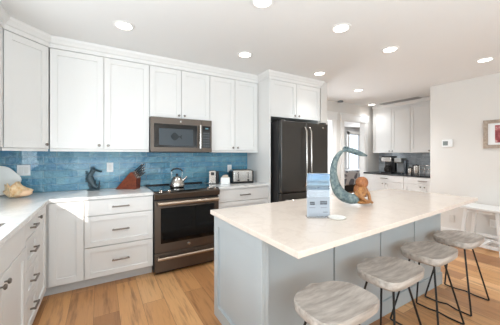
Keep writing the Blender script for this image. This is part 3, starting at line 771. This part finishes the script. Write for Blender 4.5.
m = MB()
for cx, cz, wd_, hh in ((-.038, .090, .034, .022), (.036, .094, .050, .024)):
    for row in range(2):
        x = cx-wd_/2
        while x < cx+wd_/2-.004:
            l_ = rr.uniform(.003, .006); m.box(x, x+l_, -.0021, -.0016, cz-hh/2+row*hh*.52, cz-hh/2+row*hh*.52+hh*.42); x += l_+.0012
m.build('logo_marks', paint('logo_dark', (58, 62, 68), .6), card)
m = MB().box(.03, .06, -.0021, -.0016, .030, .035).box(-.06, -.02, -.0021, -.0016, .060, .063).box(.015, .055, -.0021, -.0016, .060, .063)
m.build('small_text', paint('text_grey2', (130, 134, 140), .6), card)
o = MB().lathe([(.030, 0), (.050, .003), (.056, .010), (.052, .012), (.03, .007), (.005, .006)], (0, 0, 0), 32).build('coaster_dish', M['porc'], smooth=True)
o.location = (1.715, -1.815, .9155); tag(o, 'small round white dish on the island right of the sign holder', 'dish')

# mermaid sculpture
t = facing((2.20, -1.585, .922), 'mermaid_sculpture', 'mermaid figurine with tall curved verdigris tail on the island', 'sculpture')
S = .0083
def P(px, py, dy=0): return ((px-356)*S, dy, (205-py)*S)
tp = [(360, 199.5, 5.0, .0), (355, 200.2, 5.3, 0), (349, 199.5, 5.6, 0), (343.5, 196.5, 5.8, .0), (339.5, 192, 5.4, 0), (337, 186.5, 4.7, 0), (335.3, 180, 4.2, 0), (334.8, 173, 3.6, 0), (335.5, 166.5, 3.1, 0), (337.6, 160.5, 2.7, 0), (340.5, 155.8, 2.2, 0), (344.5, 152.8, 1.7, 0)]
MB().tube([P(a, b, d) for a, b, c, d in tp], [c*S for a, b, c, d in tp], 16, flat=.9).build('tail', M['verdigris'], t, smooth=True, sub=1)
fl = MB()
def lobe(pts, th):
    rr = []
    for a, b, h, dy in pts: 
        c = Vector(P(a, b, dy)); rr.append([c+Vector((0, -h*S*1.6, 0)), c+Vector((0, 0, th*S*h/2.2)), c+Vector((0, h*S*1.6, 0)), c+Vector((0, 0, -th*S*h/2.2))])
    return rr
fl.rings(lobe([(343, 153.5, 1.2, 0), (348, 151.6, 2.2, -.005), (354, 153.2, 3.2, -.012), (361, 155.8, 2.6, -.02), (367.5, 158, .5, -.03)], 3.3))
fl.rings(lobe([(344, 153.8, 1.2, 0), (345, 151.2, 2.0, .008), (347, 149.8, 2.4, .02), (351, 150.0, 2.0, .035), (356, 152.2, .5, .05)], 3.0))
fl.build('tail_fluke', M['verdigris'], t, smooth=True, sub=2)
# body: torso, head, arms as one skinned figure
def skin(name, mat, parent, verts, edges, radii, root=0, sub=2):
    me = bpy.data.meshes.new(name); me.from_pydata([Vector(v) for v in verts], edges, []); me.update()
    o = bpy.data.objects.new(name, me); COL.objects.link(o); o.parent = parent; me.materials.append(mat)
    sk = o.modifiers.new('skin', 'SKIN'); sk.use_smooth_shade = True
    lay = me.skin_vertices[0] if me.skin_vertices else None
    if lay is None:
        bm = bmesh.new(); bm.from_mesh(me); bm.verts.layers.skin.verify(); bm.to_mesh(me); bm.free(); lay = me.skin_vertices[0]
    for i, q in enumerate(radii): lay.data[i].radius = (q, q); lay.data[i].use_root = (i == root)
    s = o.modifiers.new('sub', 'SUBSURF'); s.levels = sub; s.render_levels = sub
    return o
bv = [P(358, 200), P(361, 195.5), P(363.5, 190.5), P(364, 187.5), P(364, 184), P(364, 181),
      P(360.0, 190.5, -.03), P(358.5, 195.5, -.05), P(362, 199.5, -.06), P(366, 202, -.06),
      P(367.5, 190.5, .02), P(370.5, 196, .012), P(370.5, 202, -.01), P(373, 204, -.02)]
be = [(0, 1), (1, 2), (2, 3), (3, 4), (4, 5), (2, 6), (6, 7), (7, 8), (8, 9), (2, 10), (10, 11), (11, 12), (12, 13)]
br2 = [.050, .044, .042, .018, .034, .026, .018, .015, .012, .010, .018, .015, .012, .010]
body = skin('body', M['golden'], t, bv, be, br2)
hr = MB(); rr = random.Random(9)
hr.blob(P(363.6, 184.2, .010), (.050, .046, .050), 16, 10)
hr.blob(P(362.6, 192, .022), (.054, .046, .066), 16, 10)
for k in range(16):
    a = rr.uniform(-1.4, 1.4); x0 = 363.8+math.sin(a)*3.2; dy = .012+.022*math.cos(a)
    hr.tube([P(x0, 182, dy), P(x0+math.sin(a)*1.4, 187, dy+.012), P(x0+math.sin(a)*2.2+rr.uniform(-1, 1), 193, dy+.016), P(x0+math.sin(a)*2.5+rr.uniform(-1.5, 1.5), 199, dy+.012)], [.012, .012, .010, .004], 7)
hr.build('hair', wood('brown_hair_resin', (118, 66, 32), (176, 112, 62), .5, (20, 20, 6), 5), t, smooth=True)
MB().blob(P(364, 202.7), (.068, .050, .019), 16, 8).build('rock_base', M['golden'], t, smooth=True)

# ------------------------------------------------------------------ pantry cabinets (local front faces -x)
def pth(name, label, cat, x, y, z=0): return thing(name, label, cat, (x, y, z), -PI/2)   # local +x -> world -y
r = pth('wall_cabinet', 'white two-door wall cabinet in the pantry nook above the coffee maker', 'cabinet', 6.13, .818)
carcass(r, 0, .863, .325, 1.375, 2.396); door(r, .005, .455, 1.375, ZT, .42, 1.415); door(r, .457, .862, 1.375, ZT, .495, 1.415)
r = pth('wall_cabinet', 'white single-door wall cabinet in the pantry nook beside the right wall', 'cabinet', 6.13, -.047)
carcass(r, 0, .73, .325, 1.375, 2.396); door(r, .002, .405, 1.375, ZT, .37, 1.415); door(r, .407, .73, 1.375, ZT)
struct('trim_6', sweep_plan([(a, z) for a, z in crown], [(6.13, .818), (6.13, -.779)]), M['cab'])
r = pth('base_cabinet', 'white pantry base cabinet under the coffee maker', 'cabinet', 5.87, .868)
carcass(r, 0, .913, .58, .10, .884, toe='toe'); drawer(r, .10, .912, .74, .876, True); door(r, .10, .505, .108, .735, .47, .69); door(r, .507, .912, .108, .735, .545, .69)
MB().box(0, .098, -.019, 0, .108, .876).build('filler', M['cab'], r)
r = pth('base_cabinet', 'white pantry base cabinet under the dish rack', 'cabinet', 5.87, -.047)
carcass(r, 0, .73, .58, .10, .884, toe='toe'); drawer(r, .002, .73, .74, .876, True); door(r, .002, .365, .108, .735, .33, .69); door(r, .367, .73, .108, .735, .402, .69)
o = MB().box(5.83, XP-.011, -.778, .868, .885, .915).build('countertop', M['blackstone'], bevel=.003); tag(o, 'black stone pantry counter in the nook beyond the island', 'countertop')
struct('trim_7', MB().box(XP-.010, XP, -.779, .868, .915, 1.375), M['tile2'])
# coffee maker
t = pth('coffee_maker', 'black drip coffee maker with steel top at the left of the pantry counter', 'coffee maker', 6.00, .335, .9155)
MB().box(-.12, .10, -.13, .12, 0, .03).build('base', M['dark'], t, bevel=.006)
MB().box(-.12, .10, .02, .12, .0305, .26).build('tower', M['dark'], t, bevel=.006)
MB().box(-.12, .10, -.12, .12, .2605, .36).build('brew_head', M['steel'], t, bevel=.01)
MB().box(-.121, .101, -.10, .121, .3605, .385).build('lid', M['dark'], t, bevel=.006)
cf = MB().lathe([(.055, .032), (.072, .05), (.074, .11), (.055, .155), (.045, .175)], (-.01, -.055, 0), 20).build('carafe', glass('carafe_glass', .03, (.25, .2, .18, 1)), t, smooth=True)
MB().tube([(.02, -.10, .15), (.02, -.135, .14), (.02, -.135, .07), (.02, -.11, .06)], .007, 8).build('carafe_handle', M['dark'], cf)
MB().lathe([(.047, .176), (.045, .19)], (-.01, -.055, 0), 20).build('carafe_lid', M['dark'], cf)
t = pth('pod_coffee_machine', 'grey single-cup coffee machine right of the black coffee maker', 'coffee maker', 6.06, .13, .9155)
MB().box(-.075, .075, -.13, .13, 0, .025).build('drip_base', M['dark'], t, bevel=.006)
MB().box(-.075, .075, .0, .13, .0255, .24).build('body', M['greyp'], t, bevel=.01)
MB().box(-.08, .08, -.12, .13, .2405, .34).build('head', brushed('silver_plastic', (170, 170, 168), .35), t, bevel=.02, seg=3)
MB().box(.0805, .12, -.02, .12, 0, .30).build('water_tank', glass('tank_glass', .1, (.6, .62, .65, 1)), t, bevel=.01)
for i, (x, y, rd, hh) in enumerate(((6.0, -.10, .048, .13), (6.0, -.225, .066, .19))):
    t = pth('canister', ['small steel canister on the pantry counter', 'larger steel canister beside the small one on the pantry counter'][i], 'canister', x, y, .9155)
    MB().lathe([(rd*.98, 0), (rd, .004), (rd, hh)], n=24).build('body', M['steel'], t, smooth=True)
    lid_ = MB().lathe([(rd*1.03, hh+.0005), (rd*1.03, hh+.018), (rd*.6, hh+.024)], n=24).build('lid', M['dark'], t, smooth=True)
    MB().lathe([(.008, hh+.024), (.013, hh+.036), (.006, hh+.042)], n=12).build('lid_knob', M['steel'], lid_, smooth=True)
t = pth('dish_rack', 'wire dish rack with upright posts at the right of the pantry counter', 'rack', 5.99, -.455, .9155)
m = MB()
for x in (-.12, .12):
    for y in (-.10, .10): m.tube([(x, y, 0), (x, y, .20)], .004, 6)
for z in (.03, .12, .20):
    m.tube([(-.12, -.10, z), (.12, -.10, z), (.12, .10, z), (-.12, .10, z), (-.12, -.10, z)], .003, 6)
for k in range(7): m.tube([(-.10+k*.033, -.10, .03), (-.10+k*.033, 0, .17), (-.10+k*.033, .10, .03)], .002, 5)
m.build('wire_frame', M['steel'], t)
t = pth('paper_towel_holder', 'tall dark paper towel post beside the dish rack in the pantry', 'holder', 6.25, -.43, .9155)
MB().lathe([(.06, 0), (.06, .012), (.01, .016)], n=20).build('base', M['dark'], t)
MB().lathe([(.018, .016), (.018, .36), (.024, .37), (.010, .39)], n=16).build('post', M['greyp'], t, smooth=True)

# ------------------------------------------------------------------ far room bed
t = thing('bed', 'bed with grey lattice patterned quilt seen through the hall doorway', 'bed', (8.4, 3.35, 0))
q = NT('lattice_quilt'); vo = q.n('ShaderNodeTexVoronoi', feature='DISTANCE_TO_EDGE'); vo.inputs['Scale'].default_value = 3.4; vo.inputs['Randomness'].default_value = .55
q.l(q.coord(scale=(1, 1, 1.1)), vo.inputs['Vector']); q.l(q.ramp(vo.outputs['Distance'], [(.07, srgb(235, 235, 236)), (.10, srgb(128, 132, 142))]), q.b.inputs['Base Color']); q.b.inputs['Roughness'].default_value = .9
MB().box(-1.15, 1.1, -.35, .5, .24, .76).build('quilt', q.m, t, bevel=.05, seg=3)
MB().box(-1.12, 1.07, -.33, .48, 0, .239).build('bed_base', M['dark'], t)
# a shrub outside the far window
m = MB(); rr = random.Random(4)
for k in range(26): m.blob((9.6+rr.uniform(-1.4, 2.2), 6.2+rr.uniform(-.3, .3), .3+rr.uniform(0, .75)), (.28, .25, .24), 8, 6, .15, rr)
for k in range(6): m.lathe([(.03, 0.0), (.02, .5)], (8.6+k*.6, 6.0, 0), 8)
o = m.build('garden_shrub', paint('shrub_green', (52, 66, 58), .8, var=.25, scale=9)); tag(o, 'dark shrub outside the far room window', 'shrub')
